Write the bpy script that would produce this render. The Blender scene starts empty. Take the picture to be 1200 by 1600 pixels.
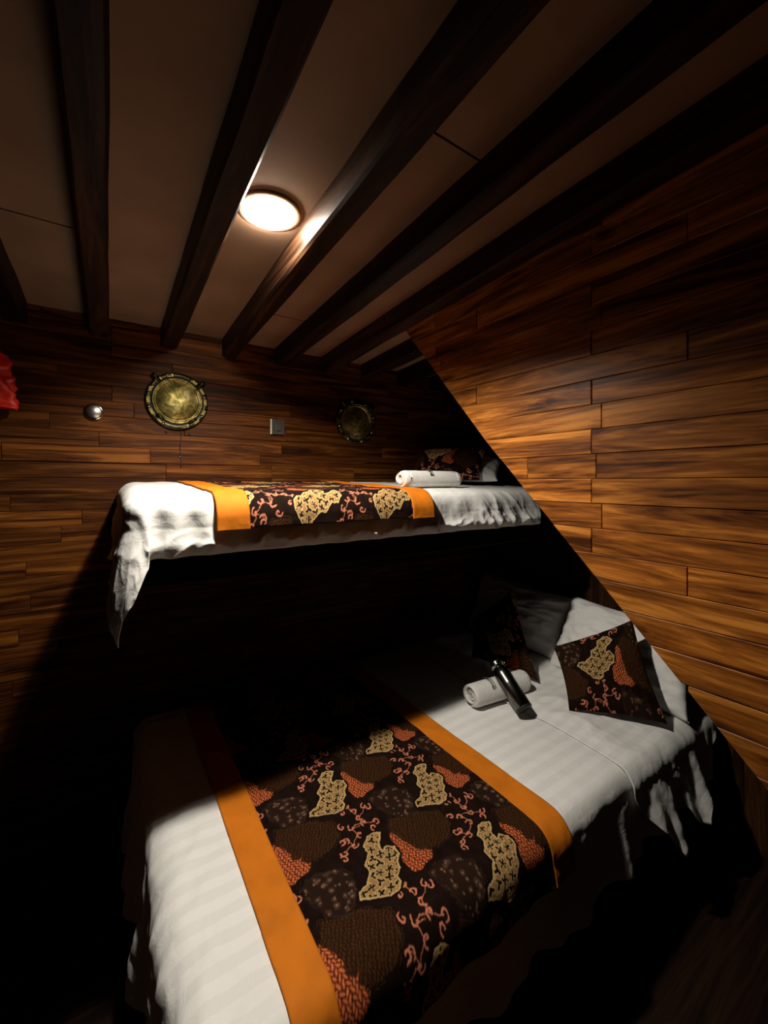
import bpy, math, random
import numpy as np
from mathutils import Vector

# ------------------------------------------------------------------ camera, world, exposure
scene = bpy.context.scene
COL = scene.collection
Z0 = 1.40                      # camera height above the cabin floor
F_PX, W_PX, HORIZON_Y, VP_X = 640.0, 1200.0, 752.0, 170.0
cam_d = bpy.data.cameras.new('camera')
cam = bpy.data.objects.new('camera', cam_d)
COL.objects.link(cam)
cam_d.sensor_fit = 'HORIZONTAL'
cam_d.sensor_width = 36.0
cam_d.lens = 36.0 * F_PX / W_PX
cam_d.shift_y = -(800.0 - HORIZON_Y) / W_PX
cam_d.clip_start = 0.02
yaw = math.atan((600.0 - VP_X) / F_PX)
cam.location = (0, 0, Z0)
cam.rotation_euler = (math.pi / 2, 0, -yaw)
scene.camera = cam

world = bpy.data.worlds.new('world')
scene.world = world
world.use_nodes = True
world.node_tree.nodes['Background'].inputs[0].default_value = (0.0, 0.0, 0.0, 1)
world.node_tree.nodes['Background'].inputs[1].default_value = 0.0

scene.view_settings.view_transform = 'Standard'
scene.view_settings.look = 'None'
scene.view_settings.gamma = 1.0
scene.view_settings.use_curve_mapping = False
scene.view_settings.exposure = 0.0
scene.cycles.diffuse_bounces = 2

LAMP_POWER = 53.0              # the one downlight in the cabin
LAMP_COLOR = (1.0, 0.935, 0.83)
LAMP_TILT = (0.03, 0.10, -1.0)
LAMP_CONE = math.radians(144)
LAMP_BLEND = 0.50
LENS_STRENGTH = 190.0

rnd = random.Random(7)

# ------------------------------------------------------------------ helpers
WORLD_LOC = {}

def link(o, parent=None, origin=(0, 0, 0)):
    COL.objects.link(o)
    pl = Vector((0, 0, 0))
    if parent is not None:
        o.parent = parent
        pl = WORLD_LOC[parent.name]
    o.location = Vector(origin) - pl
    WORLD_LOC[o.name] = Vector(origin)
    return o

def tag(o, label=None, cat=None, group=None, kind=None):
    if label: o['label'] = label
    if cat: o['category'] = cat
    if group: o['group'] = group
    if kind: o['kind'] = kind
    return o

def empty(name, loc, label=None, cat=None, group=None, kind=None):
    o = bpy.data.objects.new(name, None)
    o.empty_display_size = 0.05
    link(o, None, loc)
    return tag(o, label, cat, group, kind)

def make(name, V, F, mat, parent=None, smooth=True, origin=None, rot=None):
    """V in world coordinates; origin becomes the object's origin."""
    V = np.asarray(V, dtype=float)
    if origin is None:
        lo, hi = V.min(0), V.max(0)
        origin = ((lo[0] + hi[0]) / 2, (lo[1] + hi[1]) / 2, lo[2])
    me = bpy.data.meshes.new(name)
    me.from_pydata((V - np.array(origin)).tolist(), [], [tuple(int(i) for i in f) for f in F])
    me.update()
    if mat: me.materials.append(mat)
    if smooth: me.polygons.foreach_set('use_smooth', [True] * len(me.polygons))
    o = bpy.data.objects.new(name, me)
    return link(o, parent, origin)

def fast_grid(name, P, mat, parent=None, uv=None, col=None, origin=None, flip=False):
    """P: (n, m, 3) grid of world points -> one smooth mesh, with optional uv and colour per vertex."""
    n, m = P.shape[:2]
    V = P.reshape(-1, 3)
    if origin is None:
        lo, hi = V.min(0), V.max(0)
        origin = ((lo[0] + hi[0]) / 2, (lo[1] + hi[1]) / 2, lo[2])
    idx = np.arange(n * m).reshape(n, m)
    a, b, c, d = idx[:-1, :-1], idx[1:, :-1], idx[1:, 1:], idx[:-1, 1:]
    Q = np.stack([a, b, c, d] if not flip else [a, d, c, b], -1).reshape(-1, 4)
    me = bpy.data.meshes.new(name)
    me.vertices.add(n * m)
    me.vertices.foreach_set('co', (V - np.array(origin)).astype(np.float32).ravel())
    me.loops.add(Q.size)
    me.loops.foreach_set('vertex_index', Q.astype(np.int32).ravel())
    me.polygons.add(len(Q))
    me.polygons.foreach_set('loop_start', np.arange(0, Q.size, 4, dtype=np.int32))
    me.polygons.foreach_set('loop_total', np.full(len(Q), 4, dtype=np.int32))
    me.polygons.foreach_set('use_smooth', np.ones(len(Q), dtype=bool))
    me.update(calc_edges=True)
    me.validate()
    if uv is not None:
        l = me.uv_layers.new(name='cloth')
        l.data.foreach_set('uv', uv.reshape(-1, 2)[Q.ravel()].astype(np.float32).ravel())
    if col is not None:
        ca = me.color_attributes.new('print', 'FLOAT_COLOR', 'POINT')
        rgba = np.ones((n * m, 4), np.float32)
        rgba[:, :3] = col.reshape(-1, 3)
        ca.data.foreach_set('color', rgba.ravel())
    if mat: me.materials.append(mat)
    o = bpy.data.objects.new(name, me)
    return link(o, parent, origin)

def rim(o, t):
    md = o.modifiers.new('hem', 'SOLIDIFY')
    md.thickness = t
    md.offset = -1.0
    md.use_rim = True
    return o

def box(name, lo, hi, mat, parent=None, bevel=0.0, origin=None):
    (x0, y0, z0), (x1, y1, z1) = lo, hi
    V = [(x0,y0,z0),(x1,y0,z0),(x1,y1,z0),(x0,y1,z0),(x0,y0,z1),(x1,y0,z1),(x1,y1,z1),(x0,y1,z1)]
    F = [(0,3,2,1),(4,5,6,7),(0,1,5,4),(1,2,6,5),(2,3,7,6),(3,0,4,7)]
    o = make(name, V, F, mat, parent, smooth=False, origin=origin)
    if bevel:
        md = o.modifiers.new('bevel', 'BEVEL'); md.width = bevel; md.segments = 3; md.limit_method = 'ANGLE'
    return o

def lathe(name, profile, seg, mat, parent, M, smooth=True, origin=None):
    """profile: (r, h) pairs; M: (centre, axis u, axis v, axis h) in world space."""
    c, u, v, h = [np.array(k, float) for k in M]
    V, F = [], []
    n = len(profile)
    for i in range(seg):
        a = 2 * math.pi * i / seg
        for r, t in profile:
            V.append(c + u * (r * math.cos(a)) + v * (r * math.sin(a)) + h * t)
    for i in range(seg):
        j = (i + 1) % seg
        for k in range(n - 1):
            F.append((i*n+k, j*n+k, j*n+k+1, i*n+k+1))
    if profile[0][0] > 1e-6: F.append([i*n for i in range(seg)][::-1])
    if profile[-1][0] > 1e-6: F.append([i*n+n-1 for i in range(seg)])
    o = make(name, V, F, mat, parent, smooth=smooth, origin=origin if origin is not None else tuple(c))
    return o

def tube(name, pts, r, mat, parent=None, seg=8, closed=False, origin=None):
    pts = [Vector(p) for p in pts]
    V, F = [], []
    n = len(pts)
    for i, p in enumerate(pts):
        a = pts[(i-1) % n] if (closed or i > 0) else pts[0]
        b = pts[(i+1) % n] if (closed or i < n-1) else pts[-1]
        t = (b - a).normalized()
        s = t.cross(Vector((0.13, 0.21, 0.97))).normalized()
        w = t.cross(s)
        for k in range(seg):
            q = 2 * math.pi * k / seg
            V.append(tuple(p + s * (r * math.cos(q)) + w * (r * math.sin(q))))
    for i in range(n if closed else n - 1):
        j = (i + 1) % n
        for k in range(seg):
            l = (k + 1) % seg
            F.append((i*seg+k, i*seg+l, j*seg+l, j*seg+k))
    if not closed:
        F.append(list(range(seg))[::-1]); F.append([(n-1)*seg+k for k in range(seg)])
    return make(name, V, F, mat, parent, origin=origin)

# numpy gradient noise
def gnoise(x, y, seed=0):
    x = np.asarray(x, float); y = np.asarray(y, float)
    xi = np.floor(x).astype(np.int64); yi = np.floor(y).astype(np.int64)
    xf, yf = x - xi, y - yi
    def g(ix, iy, fx, fy):
        h = (ix * 374761393 + iy * 668265263 + seed * 974634777) & 0xffffffff
        h = ((h ^ (h >> 13)) * 1274126177) & 0xffffffff
        h = (h ^ (h >> 16)) & 0xffff
        a = h / 65536.0 * 2 * np.pi
        return np.cos(a) * fx + np.sin(a) * fy
    sx = xf*xf*xf*(xf*(xf*6-15)+10); sy = yf*yf*yf*(yf*(yf*6-15)+10)
    n00, n10 = g(xi, yi, xf, yf), g(xi+1, yi, xf-1, yf)
    n01, n11 = g(xi, yi+1, xf, yf-1), g(xi+1, yi+1, xf-1, yf-1)
    return (n00*(1-sx)+n10*sx)*(1-sy) + (n01*(1-sx)+n11*sx)*sy

def fbm(x, y, seed=0, oct=4):
    s, a = 0, 1.0
    for i in range(oct):
        s = s + a * gnoise(x * 2**i, y * 2**i, seed + i); a *= 0.5
    return s

def ridge(x, y, seed=0, oct=3):
    s, a = 0, 1.0
    for i in range(oct):
        s = s + a * (1 - 2.2*np.abs(gnoise(x * 2**i, y * 2**i, seed + 31*i)))**2; a *= 0.5
    return s

def sstep(a, b, x):
    t = np.clip((x - a) / (b - a), 0, 1)
    return t*t*(3-2*t)

# ------------------------------------------------------------------ materials
def mat_new(name):
    m = bpy.data.materials.new(name); m.use_nodes = True
    nt = m.node_tree
    b = nt.nodes['Principled BSDF']
    return m, nt, b

def setin(b, **kw):
    for k, v in kw.items():
        b.inputs[k.replace('_', ' ')].default_value = v

def node(nt, kind, **props):
    n = nt.nodes.new(kind)
    for k, v in props.items(): setattr(n, k, v)
    return n

def ramp(nt, stops):
    r = node(nt, 'ShaderNodeValToRGB')
    e = r.color_ramp.elements
    e[0].position, e[0].color = stops[0][0], (*stops[0][1], 1)
    e[1].position, e[1].color = stops[-1][0], (*stops[-1][1], 1)
    for p, c in stops[1:-1]:
        k = e.new(p); k.color = (*c, 1)
    return r

def wood_mat(name, dark, mid, light, rough=0.42, spec=0.4, vary=0.55, along=(1.6, 26, 26)):
    m, nt, b = mat_new(name)
    L = nt.links.new
    tc = node(nt, 'ShaderNodeTexCoord')
    oi = node(nt, 'ShaderNodeObjectInfo')
    mul = node(nt, 'ShaderNodeMath', operation='MULTIPLY'); mul.inputs[1].default_value = 61.0
    L(oi.outputs['Random'], mul.inputs[0])
    add = node(nt, 'ShaderNodeVectorMath', operation='ADD')
    L(tc.outputs['Object'], add.inputs[0]); L(mul.outputs[0], add.inputs[1])
    mp = node(nt, 'ShaderNodeMapping'); mp.inputs['Scale'].default_value = along
    L(add.outputs[0], mp.inputs[0])
    n1 = node(nt, 'ShaderNodeTexNoise'); setin(n1, Scale=1.0, Detail=8.0, Roughness=0.62, Distortion=1.5)
    L(mp.outputs[0], n1.inputs['Vector'])
    mp2 = node(nt, 'ShaderNodeMapping'); mp2.inputs['Scale'].default_value = (along[0]*4, along[1]*7, along[2]*7)
    L(add.outputs[0], mp2.inputs[0])
    n2 = node(nt, 'ShaderNodeTexNoise'); setin(n2, Scale=1.0, Detail=4.0, Roughness=0.6)
    L(mp2.outputs[0], n2.inputs['Vector'])
    mix = node(nt, 'ShaderNodeMath', operation='MULTIPLY_ADD'); mix.inputs[1].default_value = 0.28
    sub = node(nt, 'ShaderNodeMath', operation='SUBTRACT'); sub.inputs[1].default_value = 0.14
    L(n2.outputs['Fac'], mix.inputs[0]); L(n1.outputs['Fac'], sub.inputs[0]); L(sub.outputs[0], mix.inputs[2])
    r = ramp(nt, [(0.36, dark), (0.51, mid), (0.64, light)])
    L(mix.outputs[0], r.inputs[0])
    # plank to plank difference
    rm = node(nt, 'ShaderNodeMapRange'); rm.inputs['To Min'].default_value = 1.0 - vary; rm.inputs['To Max'].default_value = 1.0 + vary*0.55
    L(oi.outputs['Random'], rm.inputs['Value'])
    mm = node(nt, 'ShaderNodeMix', data_type='RGBA', blend_type='MULTIPLY'); mm.inputs['Factor'].default_value = 1.0
    L(r.outputs[0], mm.inputs[6]); L(rm.outputs[0], mm.inputs[7])
    L(mm.outputs[2], b.inputs['Base Color'])
    bp = node(nt, 'ShaderNodeBump'); bp.inputs['Strength'].default_value = 0.25; bp.inputs['Distance'].default_value = 0.002
    L(mix.outputs[0], bp.inputs['Height']); L(bp.outputs[0], b.inputs['Normal'])
    setin(b, Roughness=rough, Specular_IOR_Level=spec)
    return m

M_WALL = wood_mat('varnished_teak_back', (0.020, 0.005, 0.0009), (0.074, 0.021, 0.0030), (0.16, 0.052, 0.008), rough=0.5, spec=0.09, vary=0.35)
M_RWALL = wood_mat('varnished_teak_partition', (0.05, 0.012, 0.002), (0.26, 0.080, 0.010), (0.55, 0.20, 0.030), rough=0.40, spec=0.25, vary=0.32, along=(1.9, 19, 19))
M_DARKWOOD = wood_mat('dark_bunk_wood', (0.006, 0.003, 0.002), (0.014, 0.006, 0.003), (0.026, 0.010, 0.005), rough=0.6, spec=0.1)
M_BEAM = wood_mat('dark_beam_wood', (0.010, 0.0042, 0.0022), (0.022, 0.0095, 0.0045), (0.045, 0.020, 0.010), rough=0.45, spec=0.07, along=(26, 1.6, 26))
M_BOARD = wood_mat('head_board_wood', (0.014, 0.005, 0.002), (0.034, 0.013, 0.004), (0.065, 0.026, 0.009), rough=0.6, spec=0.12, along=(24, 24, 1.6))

def plain(name, color, rough=0.6, metal=0.0, spec=0.5, noise=None, bump=None):
    m, nt, b = mat_new(name)
    L = nt.links.new
    setin(b, Roughness=rough, Metallic=metal, Specular_IOR_Level=spec)
    b.inputs['Base Color'].default_value = (*color, 1)
    tc = node(nt, 'ShaderNodeTexCoord')
    n = node(nt, 'ShaderNodeTexNoise'); setin(n, Scale=noise[0] if noise else 30.0, Detail=5.0)
    L(tc.outputs['Object'], n.inputs['Vector'])
    a = noise[1] if noise else 0.06
    r = ramp(nt, [(0.3, tuple(c*(1-a) for c in color)), (0.7, tuple(min(1, c*(1+a)) for c in color))])
    L(n.outputs['Fac'], r.inputs[0]); L(r.outputs[0], b.inputs['Base Color'])
    if bump:
        n2 = node(nt, 'ShaderNodeTexNoise'); setin(n2, Scale=bump[0], Detail=3.0)
        L(tc.outputs['Object'], n2.inputs['Vector'])
        bp = node(nt, 'ShaderNodeBump'); bp.inputs['Strength'].default_value = bump[1]; bp.inputs['Distance'].default_value = bump[2]
        L(n2.outputs['Fac'], bp.inputs['Height']); L(bp.outputs[0], b.inputs['Normal'])
    return m

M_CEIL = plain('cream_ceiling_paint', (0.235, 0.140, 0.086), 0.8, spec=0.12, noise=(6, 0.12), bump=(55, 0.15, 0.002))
M_WALLBASE = plain('wall_backing', (0.012, 0.006, 0.003), 0.7)
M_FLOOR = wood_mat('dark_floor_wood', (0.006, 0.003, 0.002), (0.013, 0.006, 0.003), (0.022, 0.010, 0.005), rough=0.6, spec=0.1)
M_STEEL = plain('brushed_steel', (0.55, 0.53, 0.48), 0.32, 1.0, noise=(12, 0.15))
M_CHROME = plain('polished_chrome', (0.62, 0.6, 0.56), 0.12, 1.0)
M_FLASK = plain('black_steel_flask', (0.16, 0.155, 0.145), 0.24, 1.0)
M_FLASKCAP = plain('flask_cap_steel', (0.42, 0.40, 0.36), 0.2, 1.0)
M_BLACK = plain('black_rubber', (0.008, 0.008, 0.008), 0.6)
M_PLATE = plain('dark_switch_plastic', (0.05, 0.042, 0.036), 0.35)
M_WHITE = plain('pale_edge_color', (0.75, 0.70, 0.58), 0.4)
M_MATTRESS = plain('mattress_ticking', (0.5, 0.48, 0.44), 0.9)
M_RED = plain('red_nylon', (0.62, 0.018, 0.006), 0.45, noise=(18, 0.25), bump=(40, 0.2, 0.003))
M_TERRY = plain('white_terry', (0.85, 0.83, 0.78), 0.95, spec=0.1, noise=(60, 0.05), bump=(420, 0.9, 0.004))
M_THREAD = plain('dark_embroidery_thread', (0.05, 0.045, 0.045), 0.8)
M_DAMP = plain('damp_stain', (0.014, 0.006, 0.003), 0.6)

def brass_mat():
    m, nt, b = mat_new('tarnished_brass')
    L = nt.links.new
    tc = node(nt, 'ShaderNodeTexCoord')
    n = node(nt, 'ShaderNodeTexNoise'); setin(n, Scale=22.0, Detail=9.0, Roughness=0.68, Distortion=0.7)
    L(tc.outputs['Object'], n.inputs['Vector'])
    r = ramp(nt, [(0.34, (0.03, 0.024, 0.006)), (0.47, (0.16, 0.125, 0.03)), (0.55, (0.34, 0.27, 0.09)), (0.68, (0.62, 0.52, 0.27))])
    L(n.outputs['Fac'], r.inputs[0]); L(r.outputs[0], b.inputs['Base Color'])
    rr = node(nt, 'ShaderNodeMapRange'); rr.inputs['To Min'].default_value = 0.62; rr.inputs['To Max'].default_value = 0.3
    L(n.outputs['Fac'], rr.inputs['Value']); L(rr.outputs[0], b.inputs['Roughness'])
    setin(b, Metallic=0.85)
    bp = node(nt, 'ShaderNodeBump'); bp.inputs['Strength'].default_value = 0.3; bp.inputs['Distance'].default_value = 0.002
    L(n.outputs['Fac'], bp.inputs['Height']); L(bp.outputs[0], b.inputs['Normal'])
    return m
M_BRASS = brass_mat()
M_BRASSDARK = plain('blackened_brass', (0.035, 0.03, 0.014), 0.38, 0.85, noise=(35, 0.5))

def lens_mat():
    m, nt, b = mat_new('lit_lamp_lens')
    e = node(nt, 'ShaderNodeEmission')
    e.inputs['Color'].default_value = (1.0, 0.90, 0.76, 1); e.inputs['Strength'].default_value = LENS_STRENGTH
    nt.links.new(e.outputs[0], nt.nodes['Material Output'].inputs['Surface'])
    return m
M_LENS = lens_mat()

def sheet_mat(name, base=(0.84, 0.825, 0.79), period=0.05, stripe=0.06):
    """White cotton with satin stripes woven along the bed's length."""
    m, nt, b = mat_new(name)
    L = nt.links.new
    uv = node(nt, 'ShaderNodeUVMap'); uv.uv_map = 'cloth'
    sep = node(nt, 'ShaderNodeSeparateXYZ'); L(uv.outputs[0], sep.inputs[0])
    k = node(nt, 'ShaderNodeMath', operation='MULTIPLY'); k.inputs[1].default_value = 2*math.pi/period
    L(sep.outputs['Y'], k.inputs[0])
    s = node(nt, 'ShaderNodeMath', operation='SINE'); L(k.outputs[0], s.inputs[0])
    st = node(nt, 'ShaderNodeMapRange'); st.inputs['From Min'].default_value = -0.18; st.inputs['From Max'].default_value = 0.18
    L(s.outputs[0], st.inputs['Value'])
    r = ramp(nt, [(0.0, tuple(c*(1-stripe) for c in base)), (1.0, base)])
    L(st.outputs[0], r.inputs[0]); L(r.outputs[0], b.inputs['Base Color'])
    rr = node(nt, 'ShaderNodeMapRange'); rr.inputs['To Min'].default_value = 0.55; rr.inputs['To Max'].default_value = 0.85
    L(st.outputs[0], rr.inputs['Value']); L(rr.outputs[0], b.inputs['Roughness'])
    tc = node(nt, 'ShaderNodeTexCoord')
    n = node(nt, 'ShaderNodeTexNoise'); setin(n, Scale=26.0, Detail=6.0, Roughness=0.6, Distortion=1.2)
    L(tc.outputs['Object'], n.inputs['Vector'])
    bp = node(nt, 'ShaderNodeBump'); bp.inputs['Strength'].default_value = 0.22; bp.inputs['Distance'].default_value = 0.008
    L(n.outputs['Fac'], bp.inputs['Height']); L(bp.outputs[0], b.inputs['Normal'])
    setin(b, Specular_IOR_Level=0.2)
    return m
M_SHEET = sheet_mat('striped_cotton_sheet')
M_SHEET2 = sheet_mat('striped_cotton_upper', period=0.05, stripe=0.05)
M_PILLOW = plain('white_cotton_pillow', (0.84, 0.825, 0.79), 0.85, spec=0.15, noise=(20, 0.03), bump=(26, 0.25, 0.008))

def orange_mat():
    m = plain('orange_cotton', (0.60, 0.165, 0.006), 0.75, spec=0.2, noise=(14, 0.12), bump=(34, 0.25, 0.004))
    return m
M_ORANGE = orange_mat()

def print_mat():
    m, nt, b = mat_new('batik_print')
    L = nt.links.new
    a = node(nt, 'ShaderNodeAttribute'); a.attribute_name = 'print'
    L(a.outputs['Color'], b.inputs['Base Color'])
    tc = node(nt, 'ShaderNodeTexCoord')
    n = node(nt, 'ShaderNodeTexNoise'); setin(n, Scale=300.0, Detail=2.0)
    L(tc.outputs['Object'], n.inputs['Vector'])
    bp = node(nt, 'ShaderNodeBump'); bp.inputs['Strength'].default_value = 0.2; bp.inputs['Distance'].default_value = 0.001
    L(n.outputs['Fac'], bp.inputs['Height']); L(bp.outputs[0], b.inputs['Normal'])
    setin(b, Roughness=0.85, Specular_IOR_Level=0.04)
    return m
M_BATIK = print_mat()

# ------------------------------------------------------------------ batik print (flat pattern, computed once as a repeat)
TW, TH, RES = 0.514, 0.262, 0.0008
def batik_tile():
    nx, ny = int(TW/RES), int(TH/RES)
    X, Y = np.meshgrid((np.arange(nx)+0.5)*TW/nx, (np.arange(ny)+0.5)*TH/ny, indexing='ij')
    C = np.zeros((nx, ny, 3))
    C[:] = (0.011, 0.005, 0.0035)
    g = fbm(X*40, Y*40, 5)
    C *= (1 + 0.5*g)[..., None]
    r = random.Random(3)
    cream = np.array([(52,85),(37,93),(18,93),(-5,72),(-5,51),(-28,29),(-26,9),(-48,-13),(-72,-20),(-79,-37),(-48,-49),(-18,-64),(3,-64),(22,-50),(21,-35),(39,-22),(43,-5),(58,8),(58,30),(41,44),(28,39),(31,58),(49,76)])/1000.
    red = np.array([(69,70),(85,48),(96,22),(96,4),(103,-4),(115,-2),(110,-13),(128,-28),(117,-45),(95,-47),(75,-55),(60,-49),(52,-18),(54,-6),(63,33),(63,56)])/1000.
    cloud = np.array([(-172,60),(-137,73),(-89,59),(-64,24),(-70,-18),(-98,-41),(-124,-48),(-147,-33),(-158,-1),(-173,26)])/1000.
    hatch = np.array([(-168,-26),(-133,-42),(-85,-50),(-34,-84),(-39,-129),(-68,-153),(-113,-158),(-153,-144),(-172,-104),(-181,-63)])/1000.
    pink = np.array([(22,205),(-2,189),(27,181),(31,155),(34,134),(60,121),(48,107),(-1,136),(-23,150),(7,109),(-34,109),(-44,110),(-22,88),(-52,80),(-61,64),(61,179),(68,170)])/1000.
    pk_edges = [(0,2),(1,2),(2,3),(3,4),(4,5),(4,6),(4,7),(7,8),(7,9),(9,12),(12,10),(10,11),(12,13),(13,14),(3,15),(15,16)]
    def inside(P, dx, dy):
        res = np.zeros(dx.shape, bool)
        n = len(P)
        for i in range(n):
            x1, y1 = P[i]; x2, y2 = P[(i+1) % n]
            if y1 == y2: continue
            c = ((y1 > dy) != (y2 > dy)) & (dx < (x2-x1)*(dy-y1)/(y2-y1)+x1)
            res ^= c
        return res
    def segd(a, b, dx, dy):
        ax, ay = a; vx, vy = b[0]-a[0], b[1]-a[1]
        t = np.clip(((dx-ax)*vx+(dy-ay)*vy)/(vx*vx+vy*vy+1e-12), 0, 1)
        return np.hypot(dx-ax-t*vx, dy-ay-t*vy)
    def pold(P, dx, dy, closed=True):
        d = np.full(dx.shape, 9.)
        for i in range(len(P) if closed else len(P)-1):
            d = np.minimum(d, segd(P[i], P[(i+1) % len(P)], dx, dy))
        return d
    def wrap(cx, cy, ox, oy):
        # local coordinates about a motif whose middle sits at (ox, oy) from its anchor (cx, cy)
        mx, my = cx+ox, cy+oy
        dx = (X-mx+TW/2) % TW - TW/2 + ox
        dy = (Y-my+TH/2) % TH - TH/2 + oy
        wob = 0.0022
        return dx + wob*gnoise(X*90, Y*90, 2)*1.5, dy + wob*gnoise(X*90, Y*90, 9)*1.5
    anchors = [(0.128, 0.131), (0.385, 0.0)]
    for (cx, cy) in anchors:
        # hatched leaf shapes
        o = hatch.mean(0); dx, dy = wrap(cx, cy, *o)
        ins = inside(hatch, dx, dy); d = pold(hatch, dx, dy)
        st = (np.sin(dx*900 + 3*gnoise(dx*60, dy*60, 4)) * np.sin(dy*420 + dx*200) > 0.25)
        C[ins] = (0.022, 0.0085, 0.0035)
        C[ins & st] = (0.062, 0.024, 0.009)
        C[(d < 0.0042) & (d > 0.003) & (gnoise(X*50, Y*50, 77) > 0)] = (0.05, 0.026, 0.012)
        # dotted clouds
        o = cloud.mean(0); dx, dy = wrap(cx, cy, *o)
        ins = inside(cloud, dx, dy); d = pold(cloud, dx, dy)
        C[ins] = (0.020, 0.0095, 0.006)
        for i in range(60):
            px, py = o[0]+r.uniform(-.055, .055), o[1]+r.uniform(-.06, .06)
            rr = r.choice([.0022, .0028, .006, .0075])
            q = np.hypot(dx-px, dy-py)
            f = ins & (d > .004)
            if rr > .005:
                C[f & (q < rr)] = (0.055, 0.028, 0.017)
                C[f & (q < rr*.35)] = (0.20, 0.11, 0.07)
            else:
                C[f & (q < rr)] = (0.17, 0.085, 0.055)
        C[(d < 0.0033) & (d > 0.0022) & (gnoise(X*50, Y*50, 78) > 0)] = (0.05, 0.026, 0.014)
        # red sprigs: small leaves in rows
        o = red.mean(0); dx, dy = wrap(cx, cy, *o)
        ins = inside(red, dx, dy)
        ux, uy = 0.28, -0.96          # growth direction
        a = (dx*ux + dy*uy); bb = (dx*uy*-1 + dy*ux)
        k = np.floor(bb/0.0085); la = (a + (k % 2)*0.0045); ii = np.floor(la/0.009)
        fa = la - (ii+.5)*0.009; fb = bb - (k+.5)*0.0085
        sg = np.where(k % 2 == 0, 1.0, -1.0)
        ra = fa*0.80 + fb*0.60*sg; rb = -fa*0.60*sg + fb*0.80
        leaf = (ra/0.0056)**2 + (rb/0.0024)**2 < 1
        C[ins] = (0.045, 0.012, 0.006)
        C[ins & leaf] = (0.50, 0.100, 0.030)
        C[ins & leaf & ((ra/0.0056)**2 + (rb/0.0011)**2 < 0.55)] = (0.62, 0.19, 0.075)
        # curling tendrils
        o = pink.mean(0); dx, dy = wrap(cx, cy, *o)
        d = np.full(dx.shape, 9.)
        for (i, j) in pk_edges[::2] + [(3,4),(4,7),(9,12)]:
            A, B = pink[i], pink[j]
            mid = (A+B)/2 + np.array([(B-A)[1], -(B-A)[0]])*0.22*r.choice([-1, 1])
            ts = np.linspace(0, 1, 6)
            P = np.array([(1-t)**2*A + 2*t*(1-t)*mid + t*t*B for t in ts])
            d = np.minimum(d, pold(P, dx, dy, False) + 0.0009)
        for (px, py) in pink:
            a0 = r.uniform(0, 6.28); sg = r.choice([-1, 1])
            P = np.array([(px + (0.0020+0.0085*t)*math.cos(a0+sg*t*5.0), py + (0.0020+0.0085*t)*math.sin(a0+sg*t*5.0)) for t in np.linspace(0, 1, 12)])
            d = np.minimum(d, pold(P, dx, dy, False))
        C[d < 0.0030] = (0.010, 0.004, 0.003)
        C[d < 0.00165] = (0.60, 0.20, 0.115)
        # cream lobes with dark stars
        o = cream.mean(0); dx, dy = wrap(cx, cy, *o)
        ins = inside(cream, dx, dy); d = pold(cream, dx, dy)
        C[(~ins) & (d < 0.006)] = (0.008, 0.004, 0.003)
        C[ins] = (0.30, 0.165, 0.062)
        sd = np.full(dx.shape, 9.)
        gx = 0.0235
        for i in range(-6, 7):
            for j in range(-7, 8):
                px = o[0] + (i + 0.5*(j % 2))*gx + r.uniform(-.003, .003)
                py = o[1] + j*gx*0.87 + r.uniform(-.003, .003)
                q = np.hypot(dx-px, dy-py)
                if not (q < 0.02).any(): continue
                th = np.arctan2(dy-py, dx-px); ph = r.uniform(0, 6.28); nn = r.choice([3, 4, 4, 5])
                star = q - (0.0030 + 0.0078*np.abs(np.cos(nn*0.5*(th-ph)))**2)
                sd = np.minimum(sd, star)
        C[ins & (sd < 0.0026)] = (0.56, 0.37, 0.155)
        C[ins & (sd < 0.0)] = (0.010, 0.005, 0.003)
        C[ins & (d < 0.0042)] = (0.40, 0.24, 0.09)
        C[(ins & (d < 0.0022))] = (0.60, 0.41, 0.18)
    return C
TILE = batik_tile()
def batik(u, v):
    """Print colour at cloth coordinates in metres."""
    nx, ny = TILE.shape[:2]
    x = (np.asarray(u)/TW*nx - .5); y = (np.asarray(v)/TH*ny - .5)
    x0 = np.floor(x).astype(int); y0 = np.floor(y).astype(int)
    fx = (x-x0)[..., None]; fy = (y-y0)[..., None]
    a = TILE[x0 % nx, y0 % ny]; b = TILE[(x0+1) % nx, y0 % ny]
    c = TILE[x0 % nx, (y0+1) % ny]; d = TILE[(x0+1) % nx, (y0+1) % ny]
    return (a*(1-fx)+b*fx)*(1-fy) + (c*(1-fx)+d*fx)*fy

# ------------------------------------------------------------------ setting: walls of separate planks
YB = 1.80                       # back wall face
XR = 0.95                       # partition face
XH = 2.02                       # head wall face

def zc(y):                      # underside of the ceiling, falling towards the hull
    return 0.594 + 0.04*(YB - y) + Z0

def clip_half(P, a, b, c):
    """keep a*x + b*y <= c for a convex polygon"""
    out = []
    for i in range(len(P)):
        p, q = P[i], P[(i+1) % len(P)]
        dp, dq = a*p[0]+b*p[1]-c, a*q[0]+b*q[1]-c
        if dp <= 0: out.append(p)
        if dp*dq < 0:
            t = dp/(dp-dq); out.append((p[0]+t*(q[0]-p[0]), p[1]+t*(q[1]-p[1])))
    return out

def area(P):
    return abs(sum(P[i][0]*P[(i+1) % len(P)][1]-P[(i+1) % len(P)][0]*P[i][1] for i in range(len(P))))/2

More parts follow.
